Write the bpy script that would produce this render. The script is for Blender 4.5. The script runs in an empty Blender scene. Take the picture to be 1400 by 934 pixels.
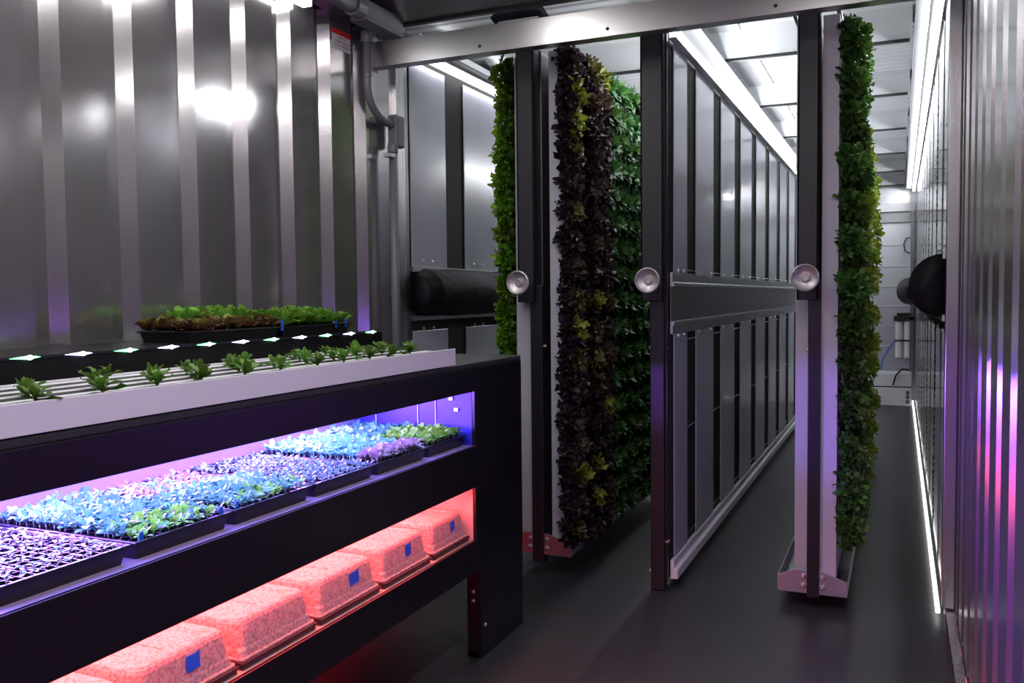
import bpy, math, random
from mathutils import Matrix, Vector
random.seed(7)
S = bpy.context.scene
COL = S.collection
pi = math.pi
def R(d): return math.radians(d)
def ordn(n):
    w = ['first','second','third','fourth','fifth','sixth','seventh','eighth','ninth','tenth','eleventh','twelfth']
    if n <= 12: return w[n-1]
    return '%d%s' % (n, 'th' if 10 <= n % 100 <= 20 else {1:'st',2:'nd',3:'rd'}.get(n % 10, 'th'))

# ------------------------------------------------------------ materials
def newmat(name):
    m = bpy.data.materials.new(name); m.use_nodes = True
    return m, m.node_tree, m.node_tree.nodes['Principled BSDF']
def setp(b, **k):
    for a, v in k.items():
        key = {'base':'Base Color','rough':'Roughness','metal':'Metallic','spec':'Specular IOR Level','trans':'Transmission Weight',
               'coat':'Coat Weight','coatr':'Coat Roughness','emis':'Emission Color','estr':'Emission Strength','alpha':'Alpha','aniso':'Anisotropic','sss':'Subsurface Weight','ior':'IOR'}[a]
        if a in ('base','emis'): v = (*v, 1)
        b.inputs[key].default_value = v
def bump(nt, b, scale, strength, dist=.01, detail=2, stretch=(1,1,1), obj=True):
    tc = nt.nodes.new('ShaderNodeTexCoord'); mp = nt.nodes.new('ShaderNodeMapping'); mp.inputs['Scale'].default_value = stretch
    nz = nt.nodes.new('ShaderNodeTexNoise'); nz.inputs['Scale'].default_value = scale; nz.inputs['Detail'].default_value = detail
    bp = nt.nodes.new('ShaderNodeBump'); bp.inputs['Strength'].default_value = strength; bp.inputs['Distance'].default_value = dist
    nt.links.new(tc.outputs['Object'], mp.inputs[0]); nt.links.new(mp.outputs[0], nz.inputs['Vector'])
    nt.links.new(nz.outputs['Fac'], bp.inputs['Height']); nt.links.new(bp.outputs[0], b.inputs['Normal'])
    return nz, mp, bp
def varcol(nt, b, c1, c2, scale, detail=3, stretch=(1,1,1), lo=.35, hi=.65, inp='Base Color'):
    tc = nt.nodes.new('ShaderNodeTexCoord'); mp = nt.nodes.new('ShaderNodeMapping'); mp.inputs['Scale'].default_value = stretch
    nz = nt.nodes.new('ShaderNodeTexNoise'); nz.inputs['Scale'].default_value = scale; nz.inputs['Detail'].default_value = detail
    cr = nt.nodes.new('ShaderNodeValToRGB')
    cr.color_ramp.elements[0].position = lo; cr.color_ramp.elements[1].position = hi
    cr.color_ramp.elements[0].color = (*c1, 1); cr.color_ramp.elements[1].color = (*c2, 1)
    nt.links.new(tc.outputs['Object'], mp.inputs[0]); nt.links.new(mp.outputs[0], nz.inputs['Vector'])
    nt.links.new(nz.outputs['Fac'], cr.inputs[0]); nt.links.new(cr.outputs[0], b.inputs[inp])
    return cr
def simple(name, base, rough=.5, metal=0, **k):
    m, nt, b = newmat(name); setp(b, base=base, rough=rough, metal=metal, **k)
    return m
M = {}
def steel(name, base, rough, wav, brush=.02, wscale=1.6, st=(25, 25, .6), metal=1):
    m, nt, b = newmat(name); setp(b, base=base, rough=rough, metal=metal)
    nz, mp, bp = bump(nt, b, wscale, wav, .03, 2, (1, 1, .5))
    # fine vertical brushing
    tc = nt.nodes.new('ShaderNodeTexCoord'); mp2 = nt.nodes.new('ShaderNodeMapping'); mp2.inputs['Scale'].default_value = st
    n2 = nt.nodes.new('ShaderNodeTexNoise'); n2.inputs['Scale'].default_value = 4; n2.inputs['Detail'].default_value = 4
    mr = nt.nodes.new('ShaderNodeMapRange'); mr.inputs['To Min'].default_value = rough - brush*2; mr.inputs['To Max'].default_value = rough + brush*2
    nt.links.new(tc.outputs['Object'], mp2.inputs[0]); nt.links.new(mp2.outputs[0], n2.inputs['Vector'])
    nt.links.new(n2.outputs['Fac'], mr.inputs['Value']); nt.links.new(mr.outputs[0], b.inputs['Roughness'])
    return m
M['wall'] = steel('stainless_sheet', (.52, .50, .51), .16, .6, .006, metal=.84)
M['wallr'] = steel('stainless_sheet_glossy', (.54, .52, .55), .2, .12, .008, metal=.92)
M['steel'] = steel('brushed_steel', (.6, .58, .59), .28, .05, .012, 3)
M['steeldark'] = steel('dull_steel', (.3, .3, .31), .35, .1)
M['core'] = simple('dark_channel_steel', (.04, .038, .038), .6, 0, spec=.12)
M['steelh'] = steel('brushed_steel_horizontal', (.7, .68, .68), .3, .04, .015, 3, (.5, 20, 20))
M['galv'] = steel('galvanized_steel', (.62, .63, .66), .38, .1, .05, 6)
M['chrome'] = simple('spun_aluminium', (.8, .78, .79), .36, 1)
M['knob'] = simple('machined_aluminium', (.62, .58, .59), .42, .85)
M['black'] = simple('black_powder_coat', (.006, .0055, .007), .38)
M['blackbench'] = simple('satin_black_panel', (.007, .006, .008), .3)
m, nt, b = newmat('bench_top_black'); setp(b, base=(.03, .03, .03), rough=.45); bump(nt, b, 60, .2, .002); M['benchtop'] = m
M['post'] = simple('anodised_charcoal', (.03, .029, .034), .42, .2)
M['postlow'] = simple('anodised_black', (.022, .02, .024), .35, .2)
M['pvc'] = simple('grey_pvc', (.2, .2, .215), .38)
M['pvcdark'] = simple('dark_pvc', (.02, .02, .03), .25)
M['white'] = simple('white_plastic', (.78, .76, .8), .35)
M['tower'] = simple('white_tower_plastic', (.5, .48, .55), .4)
M['slot'] = simple('slot_black', (.012, .012, .013), .6)
M['ceil'] = simple('white_ceiling_panel', (.74, .75, .77), .55)
M['ceilrib'] = simple('white_ceiling_rib', (.66, .67, .69), .4)
M['dark'] = simple('dark_gap', (.02, .02, .022), .5)
M['rubber'] = simple('black_rubber', (.012, .012, .012), .6)
M['blue'] = simple('blue_tape', (.02, .12, .8), .5)
M['bluetag'] = simple('blue_plastic_tag', (.02, .13, .75), .4)
M['cyantag'] = simple('light_blue_plastic_tag', (.08, .45, .8), .4)
M['pinktag'] = simple('pale_pink_tag', (.8, .5, .6), .4)
M['red'] = simple('red_sticker', (.65, .01, .012), .4)
M['stick'] = simple('sticker_paper', (.75, .7, .72), .4)
M['ink'] = simple('sticker_ink', (.22, .12, .15), .5)
M['hoseblue'] = simple('blue_hose', (.05, .15, .6), .4)
M['hosegreen'] = simple('olive_cable', (.08, .09, .04), .4)
# LED wall acrylic with fine droplets
m, nt, b = newmat('led_panel_face'); setp(b, base=(.32, .32, .35), rough=.2, spec=.6, coat=.2, coatr=.05)
varcol(nt, b, (.48, .49, .56), (.58, .59, .66), 1.4, 3, (1, 1, .6)); bump(nt, b, 220, .12, .002, 1); M['led'] = m
m, nt, b = newmat('led_panel_painted_reflection'); setp(b, base=(.34, .34, .37), rough=.14, spec=.7, coat=.4, coatr=.04)
tc = nt.nodes.new('ShaderNodeTexCoord'); mp = nt.nodes.new('ShaderNodeMapping'); mp.inputs['Scale'].default_value = (1, 12, 30); vo = nt.nodes.new('ShaderNodeTexVoronoi'); vo.inputs['Scale'].default_value = 1; vo.inputs['Randomness'].default_value = .35
cr = nt.nodes.new('ShaderNodeValToRGB'); cr.color_ramp.elements[0].position = .25; cr.color_ramp.elements[1].position = .4; cr.color_ramp.elements[0].color = (.06, .06, .07, 1); cr.color_ramp.elements[1].color = (.5, .5, .53, 1)  # dark dots paint the plants' reflections into the panel colour
nt.links.new(tc.outputs['Object'], mp.inputs[0]); nt.links.new(mp.outputs[0], vo.inputs['Vector']); nt.links.new(vo.outputs['Distance'], cr.inputs[0]); nt.links.new(cr.outputs[0], b.inputs['Base Color'])
bump(nt, b, 3, .25, .02, 2); M['ledr'] = m
# floor
m, nt, b = newmat('rubber_floor'); setp(b, rough=.42, spec=.45)
varcol(nt, b, (.026, .026, .03), (.05, .05, .056), 2.2, 8, (1, .6, 1), .3, .75); nz, mp, bp = bump(nt, b, 35, .25, .004, 6); M['floor'] = m
# duct fabric
m, nt, b = newmat('black_fabric'); setp(b, base=(.008, .008, .011), rough=.6, spec=.25); bump(nt, b, 4, .9, .05, 3, (1, .5, 1)); M['fabric'] = m
# bench interior: purple and blue lamp tint put into the liner colours
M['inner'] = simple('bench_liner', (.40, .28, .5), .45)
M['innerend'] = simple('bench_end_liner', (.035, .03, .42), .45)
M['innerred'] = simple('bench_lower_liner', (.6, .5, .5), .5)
M['tray'] = simple('black_tray_plastic', (.012, .011, .014), .35)
m, nt, b = newmat('tray_soil'); setp(b, rough=.9); varcol(nt, b, (.008, .006, .006), (.03, .022, .022), 90, 2); bump(nt, b, 90, .8, .01); M['soil'] = m
# misted dome plastic
m, nt, b = newmat('misted_clear_plastic'); setp(b, base=(.92, .88, .88), rough=.14, spec=.8)
cr = varcol(nt, b, (.55, .46, .45), (.8, .76, .76), 130, 8, (1,1,1), .38, .56)
nz, mp, bp = bump(nt, b, 150, .6, .004, 4)
tr = nt.nodes.new('ShaderNodeBsdfTranslucent'); mx = nt.nodes.new('ShaderNodeMixShader'); mx.inputs[0].default_value = .5
nt.links.new(cr.outputs[0], tr.inputs['Color'])
nt.links.new(b.outputs[0], mx.inputs[1]); nt.links.new(tr.outputs[0], mx.inputs[2]); nt.links.new(mx.outputs[0], nt.nodes['Material Output'].inputs['Surface'])
M['dome'] = m
# leaves: colour painted per leaf by kind, small change per plant
def leafmat(name, rough=.45, trans=.25):
    m = bpy.data.materials.new(name); m.use_nodes = True; nt = m.node_tree; b = nt.nodes['Principled BSDF']
    setp(b, rough=rough, spec=.4)
    at = nt.nodes.new('ShaderNodeAttribute'); at.attribute_name = 'Col'
    oi = nt.nodes.new('ShaderNodeObjectInfo'); hs = nt.nodes.new('ShaderNodeHueSaturation')
    mr = nt.nodes.new('ShaderNodeMapRange'); mr.inputs['To Min'].default_value = .72; mr.inputs['To Max'].default_value = 1.28
    mh = nt.nodes.new('ShaderNodeMapRange'); mh.inputs['To Min'].default_value = .485; mh.inputs['To Max'].default_value = .512
    nt.links.new(oi.outputs['Random'], mr.inputs['Value']); nt.links.new(oi.outputs['Random'], mh.inputs['Value'])
    nt.links.new(mr.outputs[0], hs.inputs['Value']); nt.links.new(mh.outputs[0], hs.inputs['Hue'])
    nt.links.new(at.outputs['Color'], hs.inputs['Color']); nt.links.new(hs.outputs[0], b.inputs['Base Color'])
    tr = nt.nodes.new('ShaderNodeBsdfTranslucent'); mx = nt.nodes.new('ShaderNodeMixShader'); mx.inputs[0].default_value = trans
    nt.links.new(hs.outputs[0], tr.inputs['Color'])
    out = nt.nodes['Material Output']
    nt.links.new(b.outputs[0], mx.inputs[1]); nt.links.new(tr.outputs[0], mx.inputs[2]); nt.links.new(mx.outputs[0], out.inputs['Surface'])
    return m
M['leaf'] = leafmat('leaf_tissue')
def emit(name, col, s):
    m, nt, b = newmat(name); setp(b, base=(0, 0, 0), emis=col, estr=s); return m
STRIP = 5.0
M['strip'] = emit('led_tube_white', (.95, .97, 1), STRIP)
M['stripnear'] = emit('led_tube_near', (.97, .98, 1), 5)
M['basestrip'] = emit('glowing_base_line', (1, .98, 1), 2.2)
M['ledgreen'] = emit('led_green', (.15, 1, .3), 6)
M['ledwhite'] = emit('led_violet_white', (.62, .5, 1), 7)
M['ledcore'] = emit('led_core', (1, .98, 1), 10)

# ------------------------------------------------------------ mesh builder
class MB:
    def __init__(s): s.v = []; s.f = []; s.c = []
    def add(s, vs, fs, col=None):
        o = len(s.v); s.v += [tuple(v) for v in vs]; s.f += [tuple(i + o for i in f) for f in fs]
        s.c += [col or (1, 1, 1)] * len(vs) if not isinstance(col, list) else col
        return s
    def box(s, x0, x1, y0, y1, z0, z1):
        v = [(x, y, z) for z in (z0, z1) for y in (y0, y1) for x in (x0, x1)]
        return s.add(v, [(0,2,3,1),(4,5,7,6),(0,1,5,4),(2,6,7,3),(0,4,6,2),(1,3,7,5)])
    def prism(s, poly, axis, a, b):
        """poly: list of 2D points; axis: 'x','y','z' extrude from a to b"""
        n = len(poly)
        def P(p, t):
            return {'x': (t, p[0], p[1]), 'y': (p[0], t, p[1]), 'z': (p[0], p[1], t)}[axis]
        v = [P(p, a) for p in poly] + [P(p, b) for p in poly]
        f = [tuple(range(n)), tuple(range(2*n-1, n-1, -1))] + [(i, i+n, (i+1) % n + n, (i+1) % n) for i in range(n)]
        return s.add(v, f)
    def tube(s, pts, r, n=12, cap=True):
        pts = [Vector(p) for p in pts]; rs = r if isinstance(r, (list, tuple)) else [r] * len(pts)
        v = []; f = []; prev = None
        for i, p in enumerate(pts):
            d = (pts[min(i+1, len(pts)-1)] - pts[max(i-1, 0)]).normalized()
            if prev is None:
                u = d.cross(Vector((0, 0, 1)));
                if u.length < .05: u = d.cross(Vector((0, 1, 0)))
            else: u = prev - d * prev.dot(d)
            u.normalize(); prev = u; w = d.cross(u)
            for k in range(n):
                a = 2*pi*k/n; v.append(p + (u*math.cos(a) + w*math.sin(a)) * rs[i])
        for i in range(len(pts)-1):
            for k in range(n):
                f.append((i*n+k, i*n+(k+1) % n, (i+1)*n+(k+1) % n, (i+1)*n+k))
        if cap: f += [tuple(range(n-1, -1, -1)), tuple(range((len(pts)-1)*n, len(pts)*n))]
        return s.add(v, f)
    def lathe(s, prof, c, axis=(0, -1, 0), n=40):
        """prof: (r, h) list along axis"""
        ax = Vector(axis).normalized(); u = ax.orthogonal().normalized(); w = ax.cross(u); c = Vector(c)
        v = []; f = []
        for (r, h) in prof:
            for k in range(n):
                a = 2*pi*k/n; v.append(c + ax*h + (u*math.cos(a) + w*math.sin(a))*max(r, 1e-4))
        for i in range(len(prof)-1):
            for k in range(n): f.append((i*n+k, i*n+(k+1) % n, (i+1)*n+(k+1) % n, (i+1)*n+k))
        return s.add(v, f)
    def mesh(s, name, mat, smooth=False):
        me = bpy.data.meshes.new(name); me.from_pydata(s.v, [], s.f); me.materials.append(mat)
        if smooth: me.polygons.foreach_set('use_smooth', [True]*len(me.polygons))
        if any(c != (1, 1, 1) for c in s.c[:1]) or getattr(s, 'colored', False):
            ca = me.color_attributes.new('Col', 'FLOAT_COLOR', 'POINT')
            ca.data.foreach_set('color', [x for c in s.c for x in (*c, 1)])
        me.update(); return me
    def build(s, name, mat, parent=None, smooth=False, bevel=0, loc=None):
        me = s.mesh(name, mat, smooth)
        o = bpy.data.objects.new(name, me); COL.objects.link(o)
        if parent: o.parent = parent
        if loc: o.location = loc
        if bevel:
            bv = o.modifiers.new('bevel', 'BEVEL'); bv.width = bevel; bv.segments = 2; bv.limit_method = 'ANGLE'; bv.angle_limit = R(40)
        return o
def tag(o, label=None, cat=None, group=None, kind=None):
    if label: o['label'] = label
    if cat: o['category'] = cat
    if group: o['group'] = group
    if kind: o['kind'] = kind
    return o
def empty(name, loc, label, cat, group=None):
    o = bpy.data.objects.new(name, None); o.empty_display_size = .05; COL.objects.link(o); o.location = loc
    return tag(o, label, cat, group)
def part(mb, name, mat, root, **k):
    """geometry given in world coordinates, stored relative to its root"""
    L = root_world(root)
    mb.v = [(x-L[0], y-L[1], z-L[2]) for x, y, z in mb.v]
    return mb.build(name, mat, root, **k)
def root_world(o):
    p = Vector((0, 0, 0))
    while o: p += o.location; o = o.parent
    return p
def recenter(mb, c):
    mb.v = [(x-c[0], y-c[1], z-c[2]) for x, y, z in mb.v]; return mb
def struct(mb, name, mat, **k):
    return tag(mb.build(name, mat, **k), kind='structure')

# ------------------------------------------------------------ camera
Fpx, YAW, PIT, ROL, H = 1209.2, .41326, .050606, -.010804, 1.25
cy_, sy_ = math.cos(YAW), math.sin(YAW)
fwd = Vector((-sy_*math.cos(PIT), cy_*math.cos(PIT), -math.sin(PIT))); rr = Vector((cy_, sy_, 0)); uu = rr.cross(fwd)
cr_ = rr*math.cos(ROL) + uu*math.sin(ROL); cu_ = -rr*math.sin(ROL) + uu*math.cos(ROL)
cam = bpy.data.cameras.new('camera'); cam.sensor_width = 36; cam.lens = Fpx/1400*36; cam.clip_start = .02
co = bpy.data.objects.new('camera', cam); COL.objects.link(co); S.camera = co
mw = Matrix.Identity(4)
for i in range(3): mw[i][0] = cr_[i]; mw[i][1] = cu_[i]; mw[i][2] = -fwd[i]; mw[i][3] = (0, 0, H)[i]
co.matrix_world = mw
def project(p):
    d = Vector(p) - Vector((0, 0, H)); z = d.dot(fwd)
    return (700 + Fpx*d.dot(cr_)/z, 467 - Fpx*d.dot(cu_)/z, z)

# ------------------------------------------------------------ the container (setting)
XL, XR, Y0, Y1, ZC = -2.15, .20, -1.3, 11.1, 2.54
struct(MB().box(XL-.12, XR+.12, Y0-.1, Y1+.1, -.06, 0), 'floor', M['floor'])
def corr_poly(x_in, depth, y_first, pitch, ya, yb, side):
    pts = []
    y = y_first
    while y > ya: y -= pitch
    y += pitch
    out = x_in + side*depth
    pts.append((x_in, ya))
    while y + .12 < yb:
        pts += [(x_in, y), (out, y+.022), (out, y+.07), (x_in, y+.107)]; y += pitch
    pts.append((x_in, yb))
    back = x_in + side*(depth+.03)
    return pts + [(back, yb), (back, ya)]
struct(MB().prism(corr_poly(XL, .036, 1.682, .2575, Y0, 3.6, -1), 'z', 0, 2.43), 'wall_left', M['wall'])
struct(MB().prism(corr_poly(XR, .036, 1.60, .2575, Y0, 3.6, 1), 'z', 0, 2.54), 'wall_right', M['wallr'])
# upper rail of the near room's left wall
struct(MB().box(XL-.02, -2.10, Y0, 3.6, 2.43, 2.54), 'trim_1', M['steeldark'], bevel=.004)
struct(MB().box(XL-.1, XR+.1, Y0-.05, Y0, 0, 2.56), 'wall_front', M['steel'])
mb = MB()
mb.box(-2.3, .3, Y1, Y1+.05, 0, 2.56)
for z in (.62, .85, 1.08, 1.31, 1.54, 1.785, 2.05): mb.box(-2.3, .3, Y1-.012, Y1+.01, z, z+.022)
struct(mb, 'wall_back', M['galv'], bevel=.002)
# side walls behind the panel arrays
struct(MB().box(XL-.12, XL-.05, 3.6, Y1, 0, 2.56), 'wall_left_rear', M['steeldark'])
struct(MB().box(XR+.03, XR+.1, 3.6, Y1, 0, 2.56), 'wall_right_rear', M['steeldark'])
# ceiling: shallow corrugation running across
def ceil_poly(ya, yb, pitch, amp):
    pts = []; y = ya
    while y < yb - 1e-6:
        pts += [(y, ZC), (y+pitch*.55, ZC), (y+pitch*.65, ZC+amp), (y+pitch*.9, ZC+amp)]; y += pitch
    pts.append((yb, ZC)); return pts + [(yb, ZC+.05), (ya, ZC+.05)]
struct(MB().prism(ceil_poly(3.45, Y1, .085, .008), 'x', -2.3, .3), 'ceiling', M['ceil'])
struct(MB().box(-2.3, .3, Y0-.05, 3.45, ZC, ZC+.05), 'ceiling_near', M['steeldark'])
n = 2
for y in (3.42, 4.65, 5.88, 7.11, 8.34, 9.57, 10.8):
    mb = MB().prism([(y, 2.45), (y+.012, 2.45), (y+.05, 2.475), (y+.07, ZC), (y-.22, ZC), (y-.16, 2.525)], 'x', -2.09, .04)
    struct(mb, 'trim_%d' % n, M['ceilrib'] if y > 3.5 else M['steelh']); n += 1
    struct(MB().box(-2.08, .03, y-.004, y+.02, 2.438, 2.45), 'trim_%d' % n, M['dark']); n += 1
# frame columns where the corrugated walls stop
struct(MB().box(-2.19, -2.128, 3.56, 3.63, 0, 2.5), 'trim_%d' % n, M['steel'], bevel=.003); n += 1
struct(MB().box(-2.19, -2.14, 3.635, 3.68, 0, 2.5), 'trim_%d' % n, M['steeldark'], bevel=.002); n += 1
mb = MB().box(.155, .196, 3.6, 3.66, .077, 2.5); mb.box(.2, .212, 3.585, 3.64, .077, 2.5); mb.box(.155, .24, 3.64, 3.68, .077, 2.5)
struct(mb, 'trim_%d' % n, M['steel'], bevel=.002); n += 1
struct(MB().box(.163, .2, Y0, 3.62, 0, .07), 'baseboard_right', M['steel'], bevel=.004)
# header beam carrying the racks
mb = MB().box(-2.132, .19, 3.35, 3.353, 2.256, 2.366); mb.box(-2.132, .19, 3.353, 3.41, 2.256, 2.262); mb.box(-2.132, .19, 3.353, 3.41, 2.36, 2.366)
b0 = empty('header_rail', (-1, 3.35, 2.256), 'long brushed steel rail spanning the room overhead, in front of the three racks', 'rail')
part(mb, 'channel', M['steelh'], b0, bevel=.0015)
for x in (-1.6, -1.05, -.42): part(MB().lathe([(0, .004), (.006, .003), (.007, 0)], (x, 3.35, 2.285), n=12), 'screw', M['dark'], b0)
mb = MB().box(-2.136, -2.132, 3.31, 3.41, 2.245, 2.40); mb.box(-2.136, -2.10, 3.335, 3.345, 2.385, 2.40)
part(mb, 'end_bracket', M['white'], b0)

# ------------------------------------------------------------ ceiling light tubes and their housings
def light_bar(x0, x1, y0, y1, z0, z1, hx0, hx1, hz0, hz1, label, mat, hmat):
    r = empty('led_light_bar', ((x0+x1)/2, y0, z0), label, 'light', None)
    part(MB().box(x0, x1, y0+.01, y1, z0, z1), 'light_tube', mat, r)
    part(MB().box(hx0, hx1, y0, y1, hz0, hz1), 'housing', hmat, r, bevel=.004)
    return r
light_bar(-2.13, -2.10, 3.72, 10.9, 2.395, 2.42, -2.15, -2.09, 2.421, 2.5, 'white glowing light bar over the far left wall panels', M['strip'], M['ceilrib'])
light_bar(.118, .146, 3.72, 10.9, 2.375, 2.40, .05, .15, 2.401, 2.5, 'white glowing light bar along the top of the right wall panels', M['strip'], M['galv'])
light_bar(-2.125, -2.085, .9, 2.87, 2.375, 2.405, -2.13, -2.08, 2.406, 2.43, 'short bright light tube at the upper left, above the corrugated wall', M['stripnear'], M['white'])
# ceiling wire tray beside the middle wall
mb = MB()
for q in range(6): mb.box(-.87, -.72, 3.52+1.23*q, 4.58+1.23*q, 2.533, 2.537)
r = empty('perforated_ceiling_strip', (-.79, 3.7, 2.535), 'perforated grey ceiling strip beside the top of the middle panel wall', 'ceiling strip')
pm, pnt, pb = newmat('perforated_sheet'); setp(pb, rough=.45, metal=.6)
tc = pnt.nodes.new('ShaderNodeTexCoord'); bt = pnt.nodes.new('ShaderNodeTexBrick'); bt.inputs['Color1'].default_value = bt.inputs['Color2'].default_value = (.16, .16, .17, 1); bt.inputs['Mortar'].default_value = (.5, .5, .52, 1)
bt.inputs['Scale'].default_value = 1; bt.inputs['Brick Width'].default_value = .03; bt.inputs['Row Height'].default_value = .018; bt.inputs['Mortar Size'].default_value = .006
pnt.links.new(tc.outputs['Object'], bt.inputs['Vector']); pnt.links.new(bt.outputs['Color'], pb.inputs['Base Color'])
part(mb, 'perforated_sheet', pm, r)


# ------------------------------------------------------------ LED panel arrays
def panels(root, xf, side, y_list, zs, mat):
    """xf: face plane, side +1 faces +X"""
    t = -.006*side
    for (a, b_) in y_list:
        for (z0, z1) in zs:
            part(MB().box(min(xf, xf+t), max(xf, xf+t), a, b_, z0, z1), 'light_panel', mat, root, bevel=.003)
ylist = [(3.7, 3.95)] + [(4.14+.628*i, 4.56+.628*i) for i in range(0, 7)]
ml = empty('light_panel_wall', (-.90, 3.6, 0), 'middle hanging panel wall with pale upright panels, dark gaps and black end post', 'panel wall', 'hanging racks')
YE = 8.6
part(MB().box(-.925, -.881, 3.66, YE, .05, 2.33), 'core', M['core'], ml)
panels(ml, -.872, 1, ylist, ((.125, 1.097), (1.335, 2.30)), M['led'])
mb = MB().prism([(-.886, 1.285), (-.862, 1.287), (-.862, 1.30), (-.870, 1.305), (-.870, 1.345), (-.886, 1.345)], 'y', 3.66, YE)
mb.prism([(-.886, 1.14), (-.862, 1.138), (-.862, 1.128), (-.870, 1.12), (-.870, 1.085), (-.886, 1.085)], 'y', 3.66, YE)
part(mb, 'flange', M['galv'], ml)
part(MB().box(-.888, -.876, 3.66, YE, 1.14, 1.285), 'centre_channel', M['steeldark'], ml)
mb = MB()
for (a, b_) in ylist:
    for y in (a+.06, b_-.08):
        for z in (1.355, 1.075): mb.lathe([(0, .008), (.007, .006), (.008, 0)], (-.871, y, z), (1, 0, 0), 8)
        mb.box(-.872, -.862, y-.03, y+.03, 1.335, 1.338)
part(mb, 'rivets', M['chrome'], ml)
mb = MB()
for (a, b_) in ylist[:-1]:
    for z in (1.36, 1.05, .65, .16): mb.tube([(-.88, b_+.005, z), (-.88, b_+.2, z)], .003, 6)
part(mb, 'tie_wire', M['galv'], ml)
mb = MB().prism([(-.925, .045), (-.85, .045), (-.85, .085), (-.866, .09), (-.866, .125), (-.925, .125)], 'y', 3.66, YE)
part(mb, 'bottom_rail', M['white'], ml, bevel=.002)
part(MB().box(-.872, -.848, 3.62, YE, 2.300, 2.332), 'light_tube', M['strip'], ml)
part(MB().box(-.874, -.844, 3.62, YE, 2.294, 2.2995), 'tube_shield', M['ceilrib'], ml)
part(MB().box(-.945, -.927, 3.72, YE, 2.300, 2.325), 'light_tube', M['strip'], ml)
part(MB().prism([(-.925, 2.335), (-.835, 2.335), (-.815, 2.42), (-.925, 2.45)], 'y', 3.60, YE), 'tube_housing', M['ceilrib'], ml)
def post_set(root, xw, ww, xn, wn, zb, yy, knob_dx=0):
    mb = MB().box(xw-ww/2, xw+ww/2, yy, yy+.012, 1.225, 2.36); mb.box(xw-ww/2, xw-ww/2+.01, yy, yy+.08, 1.225, 2.36); mb.box(xw+ww/2-.01, xw+ww/2, yy, yy+.08, 1.225, 2.36)
    mb.box(xw-ww/2, xw+ww/2, yy+.068, yy+.08, 1.225, 2.36)
    part(mb, 'post_housing', M['post'], root, bevel=.003)
    part(MB().box(xn-wn/2, xn+wn/2, yy+.014, yy+.062, zb, 1.30), 'post', M['postlow'], root, bevel=.004)
    k = part(MB().lathe([(.001, 0), (.012, 0), (.012, .055), (.03, .062), (.049, .086), (.052, .094), (.0515, .099), (.048, .101), (.045, .099), (.043, .092), (.030, .084), (.0165, .080), (.0155, .090), (.012, .093), (.007, .093), (.006, .090), (0, .090)], (xw+knob_dx, yy, 1.31)), 'knob', M['knob'], root, smooth=True); es = k.modifiers.new('edges', 'EDGE_SPLIT'); es.split_angle = R(28)
    part(MB().lathe([(0, .096), (.005, .096), (.006, .090)], (xw+knob_dx, yy, 1.31), n=6), 'knob_bolt', M['steeldark'], k) if False else None
    mb = MB()
    for s_ in (-1, 1):
        for z in (1.03, ):
            mb.lathe([(0, .012), (.006, .011), (.009, .006), (.009, 0)], (xn+s_*wn/2, yy+.04, z), (s_, 0, 0), 10)
    part(mb, 'side_bolt', M['chrome'], root)
    return k
for_knobs = []
post_set(ml, -.942, .096, -.925, .06, 0.004, 3.6, .005)
mb = MB().box(-.90, -.885, 3.63, 3.66, .05, 2.33)
part(mb, 'end_plate', M['postlow'], ml)
mb = MB()
for s_, z in ((-1, .075), (1, .21)): mb.lathe([(0, .016), (.008, .014), (.011, .006), (.011, 0)], (-.925+s_*.03, 3.64, z), (s_, 0, 0), 10)
part(mb, 'foot_bolt', M['chrome'], ml)

def wall_array(name, label, xf, side, y_list, mat):
    r = empty(name, (xf, 3.69, 0), label, 'panel array', 'fixed wall panel arrays')
    b0_, b1_ = (xf-.022, xf-.010) if side > 0 else (xf+.010, xf+.022)
    part(MB().box(b0_, b1_, 3.69, 10.9, .03, 2.45), 'backing_sheet', M['core'], r)
    panels(r, xf, side, y_list, ((.125, 1.09), (1.40, 2.38)), mat)
    s = side
    mb = MB()
    for z0, z1 in ((1.375, 1.40), (1.14, 1.165)):
        mb.prism([(xf-.02*s, z0), (xf+.012*s, z0), (xf+.012*s, z1), (xf-.02*s, z1)], 'y', 3.69, 10.9)
    part(mb, 'flange', M['galv'], r)
    mb = MB()
    for (a, b_) in y_list[:6]:
        for y in (a+.1, a+.2):
            for z in (1.43, 1.10): mb.lathe([(0, .008), (.007, .006), (.008, 0)], (xf, y, z), (s, 0, 0), 8)
    part(mb, 'rivets', M['chrome'], r)
    return r
yl2 = [(3.70, 4.06)] + [(4.27+.628*i, 4.70+.628*i) for i in range(0, 10)]
wall_array('panel_array', 'pale panel array on the far left wall, behind the left rack', -2.14, 1, yl2, M['led'])
yr2 = [(3.70, 4.0)] + [(4.16+.628*i, 4.62+.628*i) for i in range(0, 10)]
ra = wall_array('panel_array', 'reflective panel array on the right wall, seen edge-on beyond the steel column', .158, -1, yr2, M['ledr'])
part(MB().box(.138, .154, 3.70, 10.9, .022, .036), 'bright_base_line', M['basestrip'], ra)  # thin emissive white bar along the foot of the panels
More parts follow.
